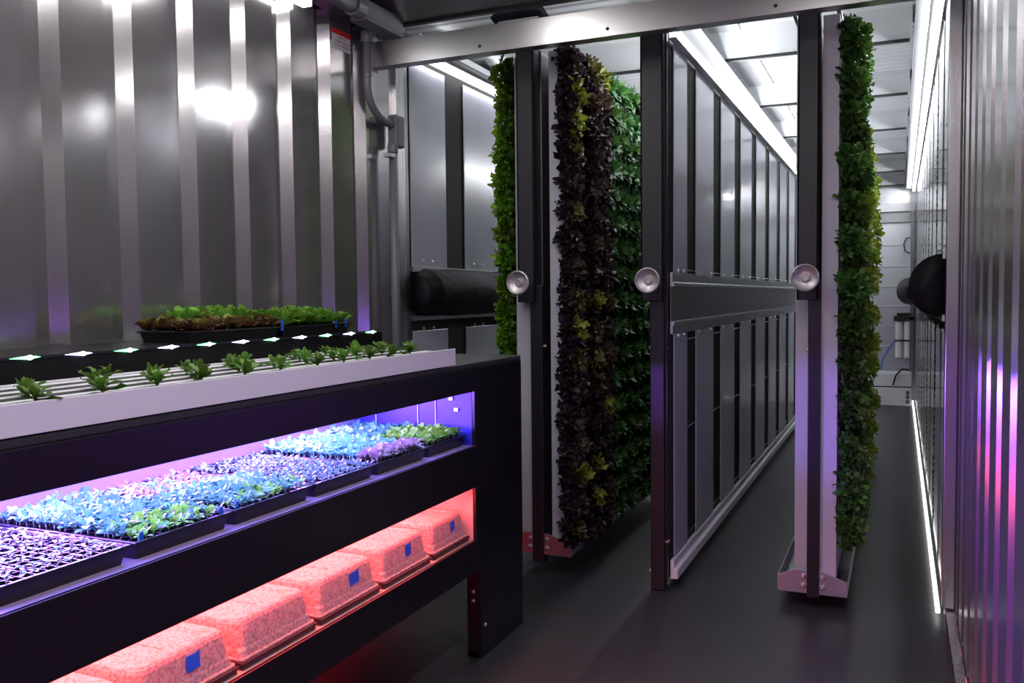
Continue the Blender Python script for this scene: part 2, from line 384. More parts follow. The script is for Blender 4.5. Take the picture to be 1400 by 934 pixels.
# fabric air ducts in the channel of both wall arrays
def duct(xa, label, pts, rad, seed):
    rnd = random.Random(seed); mb = MB(); P = []; Rr = []
    for i in range(len(pts)-1):
        for k in range(8):
            t = k/8; p = [pts[i][j]*(1-t)+pts[i+1][j]*t for j in range(3)]; P.append(p); Rr.append((rad[i]*(1-t)+rad[i+1]*t)*(1+rnd.uniform(-.02, .02)))
    P.append(pts[-1]); Rr.append(rad[-1]); mb.tube(P, Rr, 28)
    mb.v = [(max(v[0], -2.149), v[1], v[2]) if xa < -1 else (min(v[0], .166), v[1], v[2]) for v in mb.v]
    cx, cy2, cz = xa, pts[0][1], pts[0][2]
    o = recenter(mb, (cx, cy2, cz)).build('air_duct', M['fabric'], smooth=True, loc=(cx, cy2, cz))
    return tag(o, label, 'duct', 'fabric air ducts')
duct(-2.13, 'black fabric air duct bulging from the left wall panels, behind the bench', [(-2.13, 3.7, 1.275), (-2.13, 3.8, 1.275), (-2.13, 5, 1.275), (-2.13, 10.8, 1.275)], [.085, .118, .12, .12], 1)
dr = duct(.15, 'black fabric air duct sticking out from the right wall, left of the steel column',
     [(.15, 3.7, 1.275), (.15, 3.95, 1.27), (.16, 4.6, 1.268), (.165, 6.2, 1.265), (.13, 7.6, 1.262), (.092, 8.5, 1.262), (.085, 9.0, 1.262), (.085, 9.1, 1.262)], [.118, .118, .105, .10, .11, .12, .105, .06], 2)

# ------------------------------------------------------------ leaves and plants
def leaf(mb, p, d, up, L, W, col, tip, curl=.5, ruf=.0, nu=4, nv=4, shape='round', cup=.15, rnd=random):
    """leaf growing from p along d with upper side 'up'"""
    p = Vector(p); d = Vector(d).normalized(); up = (Vector(up) - d*Vector(up).dot(d))
    if up.length < 1e-3: up = d.orthogonal()
    up.normalize(); side = d.cross(up); vs = []; cs = []
    ph = rnd.uniform(0, 6.28)
    cur = p.copy(); dirv = d.copy(); upv = up.copy()
    for j in range(nv+1):
        t = j/nv
        if shape == 'round': w = W*(math.sin(pi*min(1, .12+t*.80))**.8)*(0.55+.45*t)
        elif shape == 'long': w = W*(math.sin(pi*(.10+t*.86))**.9)
        else: w = W*(.18 + .82*math.sin(pi*(.02+.93*t**1.3)))
        for i in range(nu+1):
            s = (i/nu - .5)*2
            off = side*(s*w*.5) + upv*(abs(s)**2*w*cup)
            if ruf: off += upv*(ruf*(abs(s)**1.2)*math.sin(ph + 9*t + s*7.3) + ruf*.7*t*math.sin(ph*2 + s*11)) + dirv*(ruf*.9*math.sin(ph + s*13)*t)
            vs.append(cur + off)
            k = min(1, (t*.65 + abs(s)*.45*t)); cs.append(tuple(col[q]*(1-k)+tip[q]*k for q in range(3)))
        a = curl/nv
        rot = Matrix.Rotation(-a, 3, side) if True else None
        cur = cur + dirv*(L/nv); dirv = rot @ dirv; upv = rot @ upv
    fs = [(j*(nu+1)+i, j*(nu+1)+i+1, (j+1)*(nu+1)+i+1, (j+1)*(nu+1)+i) for j in range(nv) for i in range(nu)]
    mb.colored = True
    mb.add(vs, fs, cs)
def jit(c, a, rnd):
    k = 1 + rnd.uniform(-a, a); return tuple(max(0, x*k*(1+rnd.uniform(-a*.4, a*.4))) for x in c)
def rosette(n, L, W, cols, tips, seed, ruf, curl, shape='round', tmin=12, tmax=95, nu=4, nv=4, cup=.15, stem=0, lift=0):
    """head with axis +Z, base at origin; cols: inner->outer"""
    rnd = random.Random(seed); mb = MB(); mb.colored = True
    for i in range(n):
        t = (i+.5)/n; az = i*2.39996 + rnd.uniform(-.3, .3); tilt = R(tmin + (tmax-tmin)*t**.9 + rnd.uniform(-8, 8))
        d = Vector((math.sin(tilt)*math.cos(az), math.sin(tilt)*math.sin(az), math.cos(tilt)))
        up = Vector((-math.cos(az)*math.cos(tilt), -math.sin(az)*math.cos(tilt), math.sin(tilt)))
        l = L*(.6+.4*t)*rnd.uniform(.85, 1.15)
        q = t*(len(cols)-1); i0 = min(int(q), len(cols)-2); f = q-i0
        c = tuple(cols[i0][k]*(1-f)+cols[i0+1][k]*f for k in range(3)); tp = tuple(tips[i0][k]*(1-f)+tips[i0+1][k]*f for k in range(3))
        base = Vector((0, 0, stem + L*.22*(1-t) + lift))
        leaf(mb, base, d, up, l, W*rnd.uniform(.8, 1.2), jit(c, .25, rnd), jit(tp, .25, rnd), curl*rnd.uniform(-.4, 1.0), ruf, nu, nv, shape, cup, rnd)
    if stem: mb.tube([(0, 0, -.01), (0, 0, stem+.005)], .0025, 6); mb.c[-12:] = [cols[0]]*12
    while len(mb.c) < len(mb.v): mb.c.append(cols[0])
    return mb
YG = (.22, .30, .03); DG = (.02, .06, .012); 
def ball(n, r, L, W, cols, tips, seed, ruf, centre=None, cpow=.35, shape='round', nu=4, nv=3, flat=.85, h0=.55, curl=.6):
    '''leafy head: many small ruffled leaves standing on a rounded heart; centre = colour of the heart'''
    rnd = random.Random(seed); mb = MB(); mb.colored = True
    for i in range(n):
        t = (i+.5)/n; cz = 1 - 1.55*t; sz = math.sqrt(max(0, 1-cz*cz)); az = i*2.39996
        D = Vector((sz*math.cos(az), sz*math.sin(az), cz)); k = rnd.uniform(.75, 1.12)
        base = Vector((D.x, D.y, D.z*flat))*r*.62*k + Vector((0, 0, r*h0))
        tan = Vector((rnd.gauss(0, 1), rnd.gauss(0, 1), rnd.gauss(0, .7))); tan = (tan - D*tan.dot(D)).normalized()
        out = Vector((D.x, D.y, 0)) + Vector((0, 0, .01))
        d = (D*.75 + tan*rnd.uniform(.2, .9) + out*.35).normalized()
        q = min(.999, t*1.3)*(len(cols)-1); i0 = min(int(q), len(cols)-2); f = q-i0
        c = tuple(cols[i0][a]*(1-f)+cols[i0+1][a]*f for a in range(3)); tp = tuple(tips[i0][a]*(1-f)+tips[i0+1][a]*f for a in range(3))
        if centre and t < cpow*rnd.uniform(.5, 1.4): c = centre; tp = tuple(.6*centre[a]+.4*tp[a] for a in range(3))
        leaf(mb, base, d, D + Vector((0, 0, .3)), L*rnd.uniform(.8, 1.25), W*rnd.uniform(.8, 1.25), jit(c, .3, rnd), jit(tp, .3, rnd), curl*rnd.uniform(-.6, 1.4), ruf, nu, nv, shape, .15, rnd)
    # short heart and root stub seated in the tower
    o = len(mb.v); mb.lathe([(0, -.004), (.010, -.004), (r*.42, r*.25), (r*.5, r*.5), (r*.3, r*.85), (0, r*.95)], (0, 0, 0), (0, 0, 1), 12)
    while len(mb.c) < len(mb.v): mb.c.append(tuple(x*.6 for x in cols[-1]))
    mb.c = mb.c[:o] + [tuple(x*.6 for x in cols[-1])]*(len(mb.v)-o)
    return mb
red_meshes = [ball(75, .078, .040, .052, [(.07, .045, .028), (.05, .03, .034), (.035, .022, .03)], [(.055, .028, .032), (.042, .022, .032), (.03, .016, .027)], 100+q, .010, [(.28, .34, .03), None, (.09, .06, .03), None, (.13, .12, .03), None][q], .22, 'round', 5, 4).mesh('red_lettuce_head', M['leaf'], True) for q in range(6)]
kale_meshes = [rosette(34, .11, .036, [(.06, .15, .03), (.035, .10, .03), (.022, .07, .025)], [(.06, .15, .035), (.035, .10, .035), (.022, .07, .03)], 200+s, .004, 1.3, 'long', 15, 105, 4, 5, .12, lift=.02).mesh('green_leafy_head', M['leaf'], True) for s in range(5)]
curly_meshes = [ball(120, .080, .030, .026, [(.30, .46, .03), (.17, .34, .018), (.08, .2, .012)], [(.26, .44, .04), (.14, .32, .018), (.06, .17, .012)], 300+q, .006, None, .3, 'round', 4, 3, curl=.9).mesh('bright_leafy_head', M['leaf'], True) for q in range(5)]
frisee_meshes = [ball(130, .084, .034, .022, [(.10, .22, .03), (.06, .15, .022), (.04, .11, .02)], [(.13, .28, .05), (.07, .17, .028), (.04, .12, .022)], 400+q, .007, None, .3, 'spade', 3, 3, curl=1.1).mesh('curly_endive_head', M['leaf'], True) for q in range(5)]
arug_meshes = [rosette(16, .085, .034, [(.26, .38, .04), (.22, .34, .04), (.16, .26, .03)], [(.36, .42, .05), (.30, .38, .05), (.2, .3, .04)], 500+s, .004, 1.0, 'spade', 10, 115, 3, 3).mesh('trailing_green_plant', M['leaf'], True) for s in range(4)]
def plant(name, me, loc, rot, sc, label, cat, group):
    o = bpy.data.objects.new(name, me); COL.objects.link(o); o.location = loc; o.rotation_euler = rot
    o.scale = (sc, sc, sc); return tag(o, label, cat, group)
def on_tower(name, meshes, x, y, z, side, sc, label, cat, group):
    me = random.choice(meshes)
    # axis outward along side*X, tipped up a little
    q = Vector((side, random.uniform(-.12, .12), .12)).to_track_quat('Z', 'Y') @ Matrix.Rotation(random.uniform(0, 6.28), 3, 'Z').to_quaternion()
    return plant(name, me, (x, y, z), q.to_euler(), sc, label, cat, group)

# ------------------------------------------------------------ growing towers
def tower_meshes(w, d):
    """upright open channel w wide (Y) and d deep (X), opening at +X"""
    b_ = MB().prism([(0, 0), (0, w), (d, w), (d, w*.62), (d-.006, w*.62), (d-.006, w-.004), (.004, w-.004), (.004, .004), (d-.006, .004), (d-.006, w*.38), (d, w*.38), (d, 0)], 'z', 0, 1)
    s_ = MB().box(.006, d-.003, w*.40, w*.60, 0, 1)
    return b_, s_
def towers(rack_label, x_back, side, ys, w, d, z0, z1, group, where):
    out = []; base = None
    for i, y in enumerate(ys):
        lab = 'white upright growing tower, %s from the aisle end on the %s' % (ordn(i+1), where)
        r = bpy.data.objects.new('growing_tower', None); r.empty_display_size = .05; COL.objects.link(r); r.location = (x_back, y, z0)
        tag(r, lab, 'growing tower', group)
        if base is None:
            b_, s_ = tower_meshes(w, d)
            for q in (b_, s_): q.v = [(x*side, yy, z*(z1-z0)) for x, yy, z in q.v]
            a = b_.build('tower_body', M['tower'], r); c = s_.build('growing_medium', M['slot'], r); base = (a, c)
        else:
            for q in base:
                n_ = q.copy(); COL.objects.link(n_); n_.parent = r
        out.append(r)
    return out
def rack(name, label, xc, xw, ww, xn, wn, tx0, tx1, ylen, zt, post_args):
    r = empty(name, (xc, 3.6, 0), label, 'rack', 'hanging racks')
    post_set(r, xw, ww, xn, wn, *post_args)
    # gutter: floor + two sides + shaped end plate
    z0 = zt
    mb = MB().box(tx0, tx1, 3.625, 3.625+ylen, z0, z0+.004); mb.box(tx0, tx0+.003, 3.625, 3.625+ylen, z0, z0+.062); mb.box(tx1-.003, tx1, 3.625, 3.625+ylen, z0, z0+.062)
    g = part(mb, 'gutter', M['galv'], r)
    xm = (tx0+tx1)/2; hw = (tx1-tx0)/2
    part(MB().prism([(tx0, z0), (tx1, z0), (tx1, z0+.06), (xm+hw*.25, z0+.095), (xm-hw*.45, z0+.095), (tx0, z0+.064)], 'y', 3.617, 3.624), 'end_plate', M['galv'], g, bevel=.001)
    mb = MB()
    for s_ in (-1, 1):
        for z in (z0+.03, z0+.068): mb.lathe([(0, .014), (.006, .013), (.01, .007), (.01, 0)], (xn+s_*(wn/2+.012), 3.618, z), (0, -1, 0), 10)
    part(mb, 'plate_bolt', M['chrome'], g)
    # carrying rails with roller wheels
    for s_ in (-1, 1):
        part(MB().tube([(xm+s_*(hw-.05), 3.64, 2.335), (xm+s_*(hw-.05), 3.6+ylen, 2.335)], .009, 8), 'top_rail', M['chrome'], r, smooth=True)
    for y in (3.9, 4.4, 4.9, 5.4):
        if y < 3.6+ylen: part(MB().lathe([(0, .01), (.02, .01), (.026, .006), (.026, -.006), (.02, -.01), (0, -.01)], (xm+hw-.05, y, 2.36), (1, 0, 0), 16), 'roller', M['rubber'], r)
    part(MB().box(xm-.006, xm+.006, 3.68, 3.6+ylen, z0+.01, 2.33), 'divider_sheet', M['steeldark'], r)
    return r
# left rack : red lettuce and green kale on the right face, bright lettuce on the left face
rack('plant_rack', 'left hanging plant rack with black post, round steel knob and steel gutter', -1.46, -1.507, .082, -1.468, .056, -1.615, -1.315, 1.75, .10, (.062, 3.6))
ys = [3.63 + .135*i for i in range(12)]
towers('left', -1.405, 1, ys, .095, .085, .118, 2.31, 'towers on the left rack right face', 'left rack right face')
zs = [2.235-.1265*i for i in range(17)]
for i, y in enumerate(ys):
    red = i < 3
    for j, z in enumerate(zs):
        if i == 0: zz = z
        else: zz = z + random.uniform(-.015, .015)
        rowtxt = '%s from the top' % ordn(j+1)
        if red:
            on_tower('red_lettuce', red_meshes, -1.335-(.022 if i == 0 else 0), y+(.008 if i == 0 else .048), zz, 1, random.uniform(.88, 1.04), 'dark red ruffled lettuce head, %s on the %s left rack tower' % (rowtxt, ordn(i+1)), 'lettuce', 'red lettuce heads on the left rack')
        else:
            on_tower('leafy_green', kale_meshes, -1.325, y+.048, zz, 1, random.uniform(.85, 1.05), 'dark green long-leaved plant, %s on the %s left rack tower' % (rowtxt, ordn(i+1)), 'leafy green', 'green plants on the left rack')
ysl = [3.66 + .16*i for i in range(3)]
towers('left', -1.505, -1, ysl, .095, .075, .118, 2.31, 'towers on the left rack left face', 'left rack left face')
for i, y in enumerate(ysl):
    for j in range(18):
        z = 2.24-.118*j
        if i and z < .9: continue
        on_tower('curly_lettuce', curly_meshes, -1.585, y+.04, z, -1, random.uniform(1.0, 1.15) * (1 if z > .95 else .85), 'bright green curly plant left of left post, %s from top, %s tower' % (ordn(j+1), ordn(i+1)), 'lettuce', 'bright green plants on the left rack')
# right rack
rack('plant_rack', 'right hanging plant rack with black post and steel gutter near the floor', -.31, -.328, .08, -.302, .048, -.437, -.175, 4.4, .065, (.05, 3.6))
ysr = [3.63 + .17*i for i in range(5)] + [4.55 + .26*i for i in range(11)]
towers('right', -.278, 1, ysr, .095, .06, .125, 2.31, 'towers on the right rack right face', 'right rack right face')
tl = [3.72] + [4.6 + .3*i for i in range(8)]
towers('right', -.325, -1, tl, .095, .058, .14, 2.31, 'towers on the right rack left face', 'right rack left face')
for i, y in enumerate(ysr):
    if i < 4:
        for j in range(13):
            z = 2.215-.158*j + random.uniform(-.012, .012)
            on_tower('curly_endive', frisee_meshes, -.225, y+(.018 if i == 0 else .048), z, 1, random.uniform(.86, 1.06), 'dark green frilly plant, %s from top, %s tower, right rack right face' % (ordn(j+1), ordn(i+1)), 'leafy green', 'frilly plants on the right rack')
    else:
        for j in range(9 if i % 2 else 8):
            z = 1.95-.21*j + random.uniform(-.05, .05)
            on_tower('trailing_green', arug_meshes, -.215, y+.048, z, 1, random.uniform(1.1, 1.55), 'yellow-green trailing plant, %s from top, %s tower, right rack right face' % (ordn(j+1), ordn(i+1)), 'leafy green', 'trailing plants on the right rack')
for i, y in enumerate(tl[1:]):
    for j in range(10):
        z = 2.0-.2*j + random.uniform(-.05, .05)
        on_tower('trailing_green', arug_meshes, -.385, y+.048, z, -1, random.uniform(.95, 1.15), 'small green plant, %s from top, %s left-face tower of right rack' % (ordn(j+1), ordn(i+2)), 'leafy green', 'plants peeking left of the right post')

# ------------------------------------------------------------ seedling bench
BX, BB, BA, BE = -1.31, -2.14, -.6, 2.67     # aisle face, back, near end, far end
bn = empty('seedling_bench', (-1.7, 2.9, 0), 'long black steel bench with purple-lit and red-lit shelves along the left wall', 'bench')
part(MB().box(BB, BX, BA, 3.07, 1.012, 1.03), 'bench_top', M['benchtop'], bn, bevel=.004)
mb = MB().box(BX-.012, BX, BA, BE, .932, 1.012); mb.box(BX-.012, BX, BA, BE, .605, .748); mb.box(BX-.012, BX, BA, BE, .315, .425)
mb.box(BX-.012, BX, BE, 3.07, .315, 1.012)
part(mb, 'front_fascia', M['blackbench'], bn, bevel=.002)
mb = MB().box(BX-.014, BX-.001, BE+.03, 3.07, 0.0, .316); mb.box(BX-.055, BX-.014, BE+.03, BE+.036, 0, .6)
mb.box(BX-.055, BX-.01, BE+.03, BE+.07, 0, .02)
part(mb, 'leg', M['blackbench'], bn, bevel=.002)
part(MB().box(BB, BB+.05, BE+.03, 3.07, 0, .5), 'leg', M['blackbench'], bn)
part(MB().box(BB, BX-.014, 3.058, 3.07, .315, 1.012), 'end_panel', M['blackbench'], bn)
part(MB().box(BB, BB+.02, BA, 3.05, .315, .75), 'rear_panel', M['blackbench'], bn)
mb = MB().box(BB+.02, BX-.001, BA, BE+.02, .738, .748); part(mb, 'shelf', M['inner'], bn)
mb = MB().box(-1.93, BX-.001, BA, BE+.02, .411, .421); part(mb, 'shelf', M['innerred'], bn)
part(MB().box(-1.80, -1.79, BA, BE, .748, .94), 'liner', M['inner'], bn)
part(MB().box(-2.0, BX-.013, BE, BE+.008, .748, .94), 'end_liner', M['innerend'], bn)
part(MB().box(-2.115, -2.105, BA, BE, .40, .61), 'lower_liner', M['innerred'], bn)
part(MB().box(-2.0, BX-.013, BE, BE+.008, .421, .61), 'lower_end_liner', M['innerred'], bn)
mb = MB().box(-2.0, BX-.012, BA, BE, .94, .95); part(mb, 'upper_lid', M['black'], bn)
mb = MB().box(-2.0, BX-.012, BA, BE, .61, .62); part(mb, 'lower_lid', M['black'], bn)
mb = MB()
for y, z in ((2.627, .232), (2.627, .20)): mb.lathe([(0, .006), (.006, .004), (.007, 0)], (BX-.03, BE+.03, z), (0, -1, 0), 10)
mb.lathe([(0, .006), (.006, .004), (.007, 0)], (BX, BE+.06, .11), (1, 0, 0), 10)
part(mb, 'bolt', M['chrome'], bn)
mb = MB()
for x, z in ((-1.40, .905), (-1.38, .868), (-1.55, .90)): mb.box(x-.008, x+.008, BE-.006, BE, z-.006, z+.006)
part(mb, 'liner_clip', M['white'], bn)
for x in (-1.46, -1.53, -1.70): part(MB().tube([(x, BE-.003, .76), (x, BE-.003, .935)], .0016, 6), 'hanging_wire', M['white'], bn)
# lamps inside the bench
def lamp_bars(xs, z, mat, nm):
    for x in xs: part(MB().box(x-.008, x+.008, BA+.1, BE-.05, z, z+.008), nm, mat, bn)
# rear riser with led strip
part(MB().box(BB, -1.75, BA, 2.80, 1.03, 1.128), 'riser', M['blackbench'], bn, bevel=.004)
ls = part(MB().box(-1.752, -1.742, 1.25, 2.76, 1.1255, 1.1315), 'led_strip', M['pvcdark'], bn)
for i in range(11):
    y = 1.342 + .1375*i; g = i % 2 == 0
    r_ = [(0, -.046), (.0018, -.03), (.0035, -.01), (.0045, 0), (.0035, .008), (.0018, .02), (0, .03)]  # long tapered profile: the glow streak of each LED built as mesh
    part(MB().lathe(r_, (-1.742, y, 1.1285), (0, 1, 0), 10), 'led_glow_streak', M['ledgreen' if g else 'ledwhite'], ls, smooth=True)
    part(MB().lathe([(0, -.010), (.0045, -.004), (.0055, 0), (.0045, .004), (0, .010)], (-1.7405, y+.002, 1.1285), (0, 1, 0), 10), 'led_core', M['ledcore'], ls, smooth=True)
mb = MB().prism([(1.02, 1.128), (1.05, 1.128), (1.17, 1.05), (1.14, 1.05)], 'x', -1.735, -1.725)
tag(recenter(mb, (-1.73, 1.1, 1.03)).build('support_strap', M['tower'], loc=(-1.73, 1.1, 1.03)), 'short lilac slanted strap at the far left, in front of the black riser', 'strap')

# white channel tray with seedlings on the bench top
ct = empty('channel_tray', (-1.45, 2.52, 1.03), 'long white channel tray with slotted top along the bench front edge', 'channel tray')
X0 = -1.628; X1 = -1.306; CY0, CY1 = -.3, 2.526
mb = MB().box(X1-.006, X1, CY0, CY1, 1.032, 1.0855); mb.box(X0, X0+.006, CY0, CY1, 1.032, 1.0855); mb.box(X0+.006, X1-.006, CY1-.04, CY1-.035, 1.036, 1.078)
part(mb, 'side_wall', M['white'], ct, bevel=.001)
xs_slot = [-1.34, -1.416, -1.492, -1.568]
part(MB().box(X0+.006, X1-.006, CY0, CY1-.04, 1.070, 1.0795), 'slot_floor', M['slot'], ct)
for x in [-1.378, -1.454, -1.530, -1.606]:
    part(MB().box(x-.013, x+.013, CY0, CY1-.05, 1.074, 1.0808), 'rib', M['white'], ct, bevel=.001)
start_meshes = [rosette(8, .042, .024, [(.14, .26, .03), (.10, .22, .03), (.06, .15, .02)], [(.16, .30, .05), (.11, .25, .035), (.06, .15, .02)], 600+s, .003, .9, 'round', 10, 80, 3, 3, .2, .008).mesh('lettuce_start', M['leaf'], True) for s in range(6)]
def starts(row, ys_, x, rowname):
    for k, y in enumerate(ys_):
        plant('lettuce_start', random.choice(start_meshes), (x+random.uniform(-.006, .006), y, 1.076), (random.uniform(-.2, .2), random.uniform(-.2, .2), random.uniform(0, 6)), random.uniform(.85, 1.15),
              'small green lettuce start in the %s slot of the white tray, %s from the left' % (rowname, ordn(k+1)), 'lettuce start', 'lettuce starts in the channel tray')
starts(0, [1.04, 1.18, 1.31, 1.43, 1.56, 1.69, 1.83, 1.955, 2.07, 2.18, 2.30], -1.34, 'front')
starts(1, [1.085, 1.235, 1.365, 1.50, 1.63, 1.76, 1.885, 2.01, 2.12, 2.26, 2.42], -1.416, 'second')
starts(2, [1.55, 1.70, 1.97, 2.24, 2.36], -1.492, 'third')
starts(3, [1.40, 1.83, 2.05, 2.2], -1.568, 'rear')
tag(recenter(MB().tube([(-1.42, 2.58, 1.034), (-1.5, 2.70, 1.036), (-1.62, 2.84, 1.034), (-1.74, 2.98, 1.036)], .004, 8), (-1.5, 2.7, 1.03)).build('wire', M['galv'], smooth=True, loc=(-1.5, 2.7, 1.03)), 'thin grey wire lying on the bench top right of the white tray', 'wire')

# ------------------------------------------------------------ trays of seedlings
def tray_thing(name, y0, y1, x0, x1, z0, h, label, group, lip=.006, cells=True):
    r = empty(name, ((x0+x1)/2, (y0+y1)/2, z0), label, 'seedling tray', group)
    t = .0035; mb = MB()
    ins = .008
    # tapered wall ring
    o1 = [(x0+ins, y0+ins), (x1-ins, y0+ins), (x1-ins, y1-ins), (x0+ins, y1-ins)]; o2 = [(x0, y0), (x1, y0), (x1, y1), (x0, y1)]
    i2 = [(x0+t, y0+t), (x1-t, y0+t), (x1-t, y1-t), (x0+t, y1-t)]
    v = [(*p, z0) for p in o1] + [(*p, z0+h) for p in o2] + [(*p, z0+h) for p in i2] + [(p[0], p[1], z0+.004) for p in o1]
    f = [(3, 2, 1, 0)]
    for k in range(4):
        n_ = (k+1) % 4; f += [(k, n_, 4+n_, 4+k), (4+k, 4+n_, 8+n_, 8+k), (8+k, 8+n_, 12+n_, 12+k)]
    f.append((12, 13, 14, 15))
    mb.add(v, f); part(mb, 'tray_body', M['tray'], r)
    mb = MB()
    for a in ((x0-lip, y0-lip, x1+lip, y0), (x0-lip, y1, x1+lip, y1+lip), (x0-lip, y0, x0, y1), (x1, y0, x1+lip, y1)): mb.box(a[0], a[2], a[1], a[3], z0+h-.004, z0+h+.0015)
    part(mb, 'rim', M['tray'], r, bevel=.0015)
    if cells:
        part(MB().box(x0+.006, x1-.006, y0+.006, y1-.006, z0+.01, z0+h-.008), 'soil', M['soil'], r)
        mb = MB(); k = int((x1-x0)/.023)
        for i in range(k+1):
            x = x0+.006+(x1-x0-.014)*i/k; mb.box(x, x+.002, y0+.006, y1-.006, z0+h-.008, z0+h-.001)
        k = int((y1-y0)/.023)
        for i in range(k+1):
            y = y0+.006+(y1-y0-.014)*i/k; mb.box(x0+.006, x1-.006, y, y+.002, z0+h-.008, z0+h-.0011)
        part(mb, 'cell_grid', M['tray'], r)
    return r
def seedling(n, hgt, L, W, col, seed, kind='leafy'):
    rnd = random.Random(seed); mb = MB(); mb.colored = True; stemc = (.45, .55, .35)
    if kind == 'sprout':
        bx = rnd.uniform(-.006, .006); pts = [(0, 0, 0), (bx*.5, 0, hgt*.6), (bx, rnd.uniform(-.004, .004), hgt), (bx*1.8, .003, hgt*1.02)]
        mb.tube(pts, .0012, 5); mb.c = [stemc]*len(mb.v); top = Vector(pts[-1])
        for k in range(2):
            az = k*pi + rnd.uniform(-.4, .4); d = Vector((math.cos(az), math.sin(az), .25)); leaf(mb, top, d, (0, 0, 1), L, W, jit(col, .2, rnd), jit(col, .2, rnd), .6, 0, 2, 2, 'round', .1, rnd)
        return mb
    mb.tube([(0, 0, 0), (0, 0, hgt)], .0012, 5); mb.c = [stemc]*len(mb.v)
    for k in range(n):
        az = k*2.4 + rnd.uniform(-.3, .3); tl_ = R(rnd.uniform(25, 85)); z = hgt*(.45+.55*k/n)
        d = Vector((math.sin(tl_)*math.cos(az), math.sin(tl_)*math.sin(az), math.cos(tl_))); up = Vector((-math.cos(az)*math.cos(tl_), -math.sin(az)*math.cos(tl_), math.sin(tl_)))
        leaf(mb, (0, 0, z), d, up, L*rnd.uniform(.8, 1.2), W*rnd.uniform(.8, 1.2), jit(col, .2, rnd), jit(col, .25, rnd), rnd.uniform(-.2, 1.0), 0, 2, 3, 'spade', .15, rnd)
    return mb
def kinds(n, hgt, L, W, col, seed, kind='leafy', cnt=5): return [seedling(n, hgt, L, W, col, seed+i, kind) for i in range(cnt)]
G1 = kinds(6, .024, .020, .014, (.11, .36, .25), 700)       # waxy blue-green
G2 = kinds(5, .024, .020, .014, (.19, .50, .04), 720)       # fresh green
G3 = kinds(4, .014, .014, .010, (.17, .36, .32), 740)       # low
G4 = kinds(2, .014, .014, .011, (.12, .28, .22), 760, 'sprout', 7)
G5 = kinds(6, .022, .022, .016, (.26, .20, .20), 780)       # purple tinged
TR = []
ZS = .748
names = ['nearest', 'second', 'third', 'fourth', 'fifth', 'farthest']
yr = [(.945, 1.228), (1.250, 1.508), (1.528, 1.800), (1.822, 2.092), (2.114, 2.390), (2.412, 2.655)]
desc = ['low sparse sprouts', 'dense blue-green seedlings', 'dense blue-green seedlings with a purple rear corner', 'short fine seedlings', 'tall seedlings and a purple front row', 'bright green leafy seedlings']
cand = []
for t, (a, b_) in enumerate(yr):
    tray_thing('seedling_tray', a, b_, -1.782, -1.345, ZS, .036, 'black tray of %s, %s on purple shelf' % (desc[t], names[t]), 'seedling trays on the purple shelf')
    px = .022 if t in (0, 3) else .0195; nx = int(.418/px); ny = int((b_-a-.02)/px)
    for i in range(nx):
        for j in range(ny):
            x = -1.358 - i*px; y = a+.018 + j*(b_-a-.036)/(ny-1)
            fx = i/nx; fy = j/ny
            if t == 0: K = G4; s = random.uniform(.8, 1.15)
            elif t == 1: K = G2 if (fx < .2 and random.random() < .75) else G1; s = random.uniform(.85, 1.15)*(1 if fx > .1 else .9)
            elif t == 2: K = G5 if fx > .55 and random.random() < .6 else (G2 if fx < .16 and random.random() < .55 else G1); s = random.uniform(.75, 1.1)*(.75 if fx > .55 else 1)
            elif t == 3: K = G3; s = random.uniform(.8, 1.15)
            elif t == 4: K = G5 if fx < .16 else G1; s = random.uniform(.95, 1.25)
            else: K = G2 if fx < .45 else G1; s = random.uniform(1.0, 1.35)
            cand.append((t, i, j, x+random.uniform(-.004, .004), y+random.uniform(-.004, .004), K, s))
def score(c):
    X, Y, d = project((c[3], c[4], ZS+.04))
    vis = -20 < X < 1400 and Y < 960
    # hidden under the upper fascia?
    tpar = (BX)/c[3]; zc = H + (ZS+.05-H)*tpar
    if zc > .932: vis = False
    return (0 if vis else 5) + d
cand.sort(key=score)
nind = 300
stuff = {}
meshcache = {}
def kmesh(K, i):
    key = (id(K), i)
    if key not in meshcache: meshcache[key] = K[i].mesh('seedling', M['leaf'], True)
    return meshcache[key]
for q, (t, i, j, x, y, K, s) in enumerate(cand):
    k = random.randrange(len(K)); rz = random.uniform(0, 6.28)
    if q < nind:
        kd = {id(G1): 'blue-green leafy seedling', id(G2): 'fresh green leafy seedling', id(G3): 'short fine seedling', id(G4): 'pale thin sprout', id(G5): 'purple-tinged seedling'}[id(K)]
        plant('seedling', kmesh(K, k), (x, y, ZS+.028), (random.uniform(-.15, .15), random.uniform(-.15, .15), rz), s,
              '%s in %s purple-shelf tray, row %d from front, %s from left' % (kd, names[t], i+1, ordn(j+1)), 'seedling', 'seedlings in the %s tray' % names[t])
    else:
        mb = stuff.setdefault(t, MB()); mb.colored = True
        Mx = Matrix.Translation((x, y, ZS+.028)) @ Matrix.Rotation(rz, 4, 'Z') @ Matrix.Scale(s, 4)
        mb.add([Mx @ Vector(v) for v in K[k].v], K[k].f, list(K[k].c))
for t, mb in stuff.items():
    o = recenter(mb, (-1.6, yr[t][0], ZS)).build('seedling_carpet', M['leaf'], smooth=True, loc=(-1.6, yr[t][0], ZS))
    tag(o, 'thick carpet of %s filling the rest of the %s purple-shelf tray' % (desc[t].split(' with')[0].split(' and')[0], names[t]), 'seedlings', None, 'stuff')
def ptag(x, y, z, mat, label, h=.03, w=.011, rz=0):
    mb = MB().prism([(-w/2, 0), (w/2, 0), (w/2, h*.85), (w*.3, h), (-w*.3, h), (-w/2, h*.85)], 'x', -.0008, .0008)
    o = mb.build('plant_tag', mat, loc=(x, y, z)); o.rotation_euler = (0, 0, rz); return tag(o, label, 'plant tag', 'plant tags')
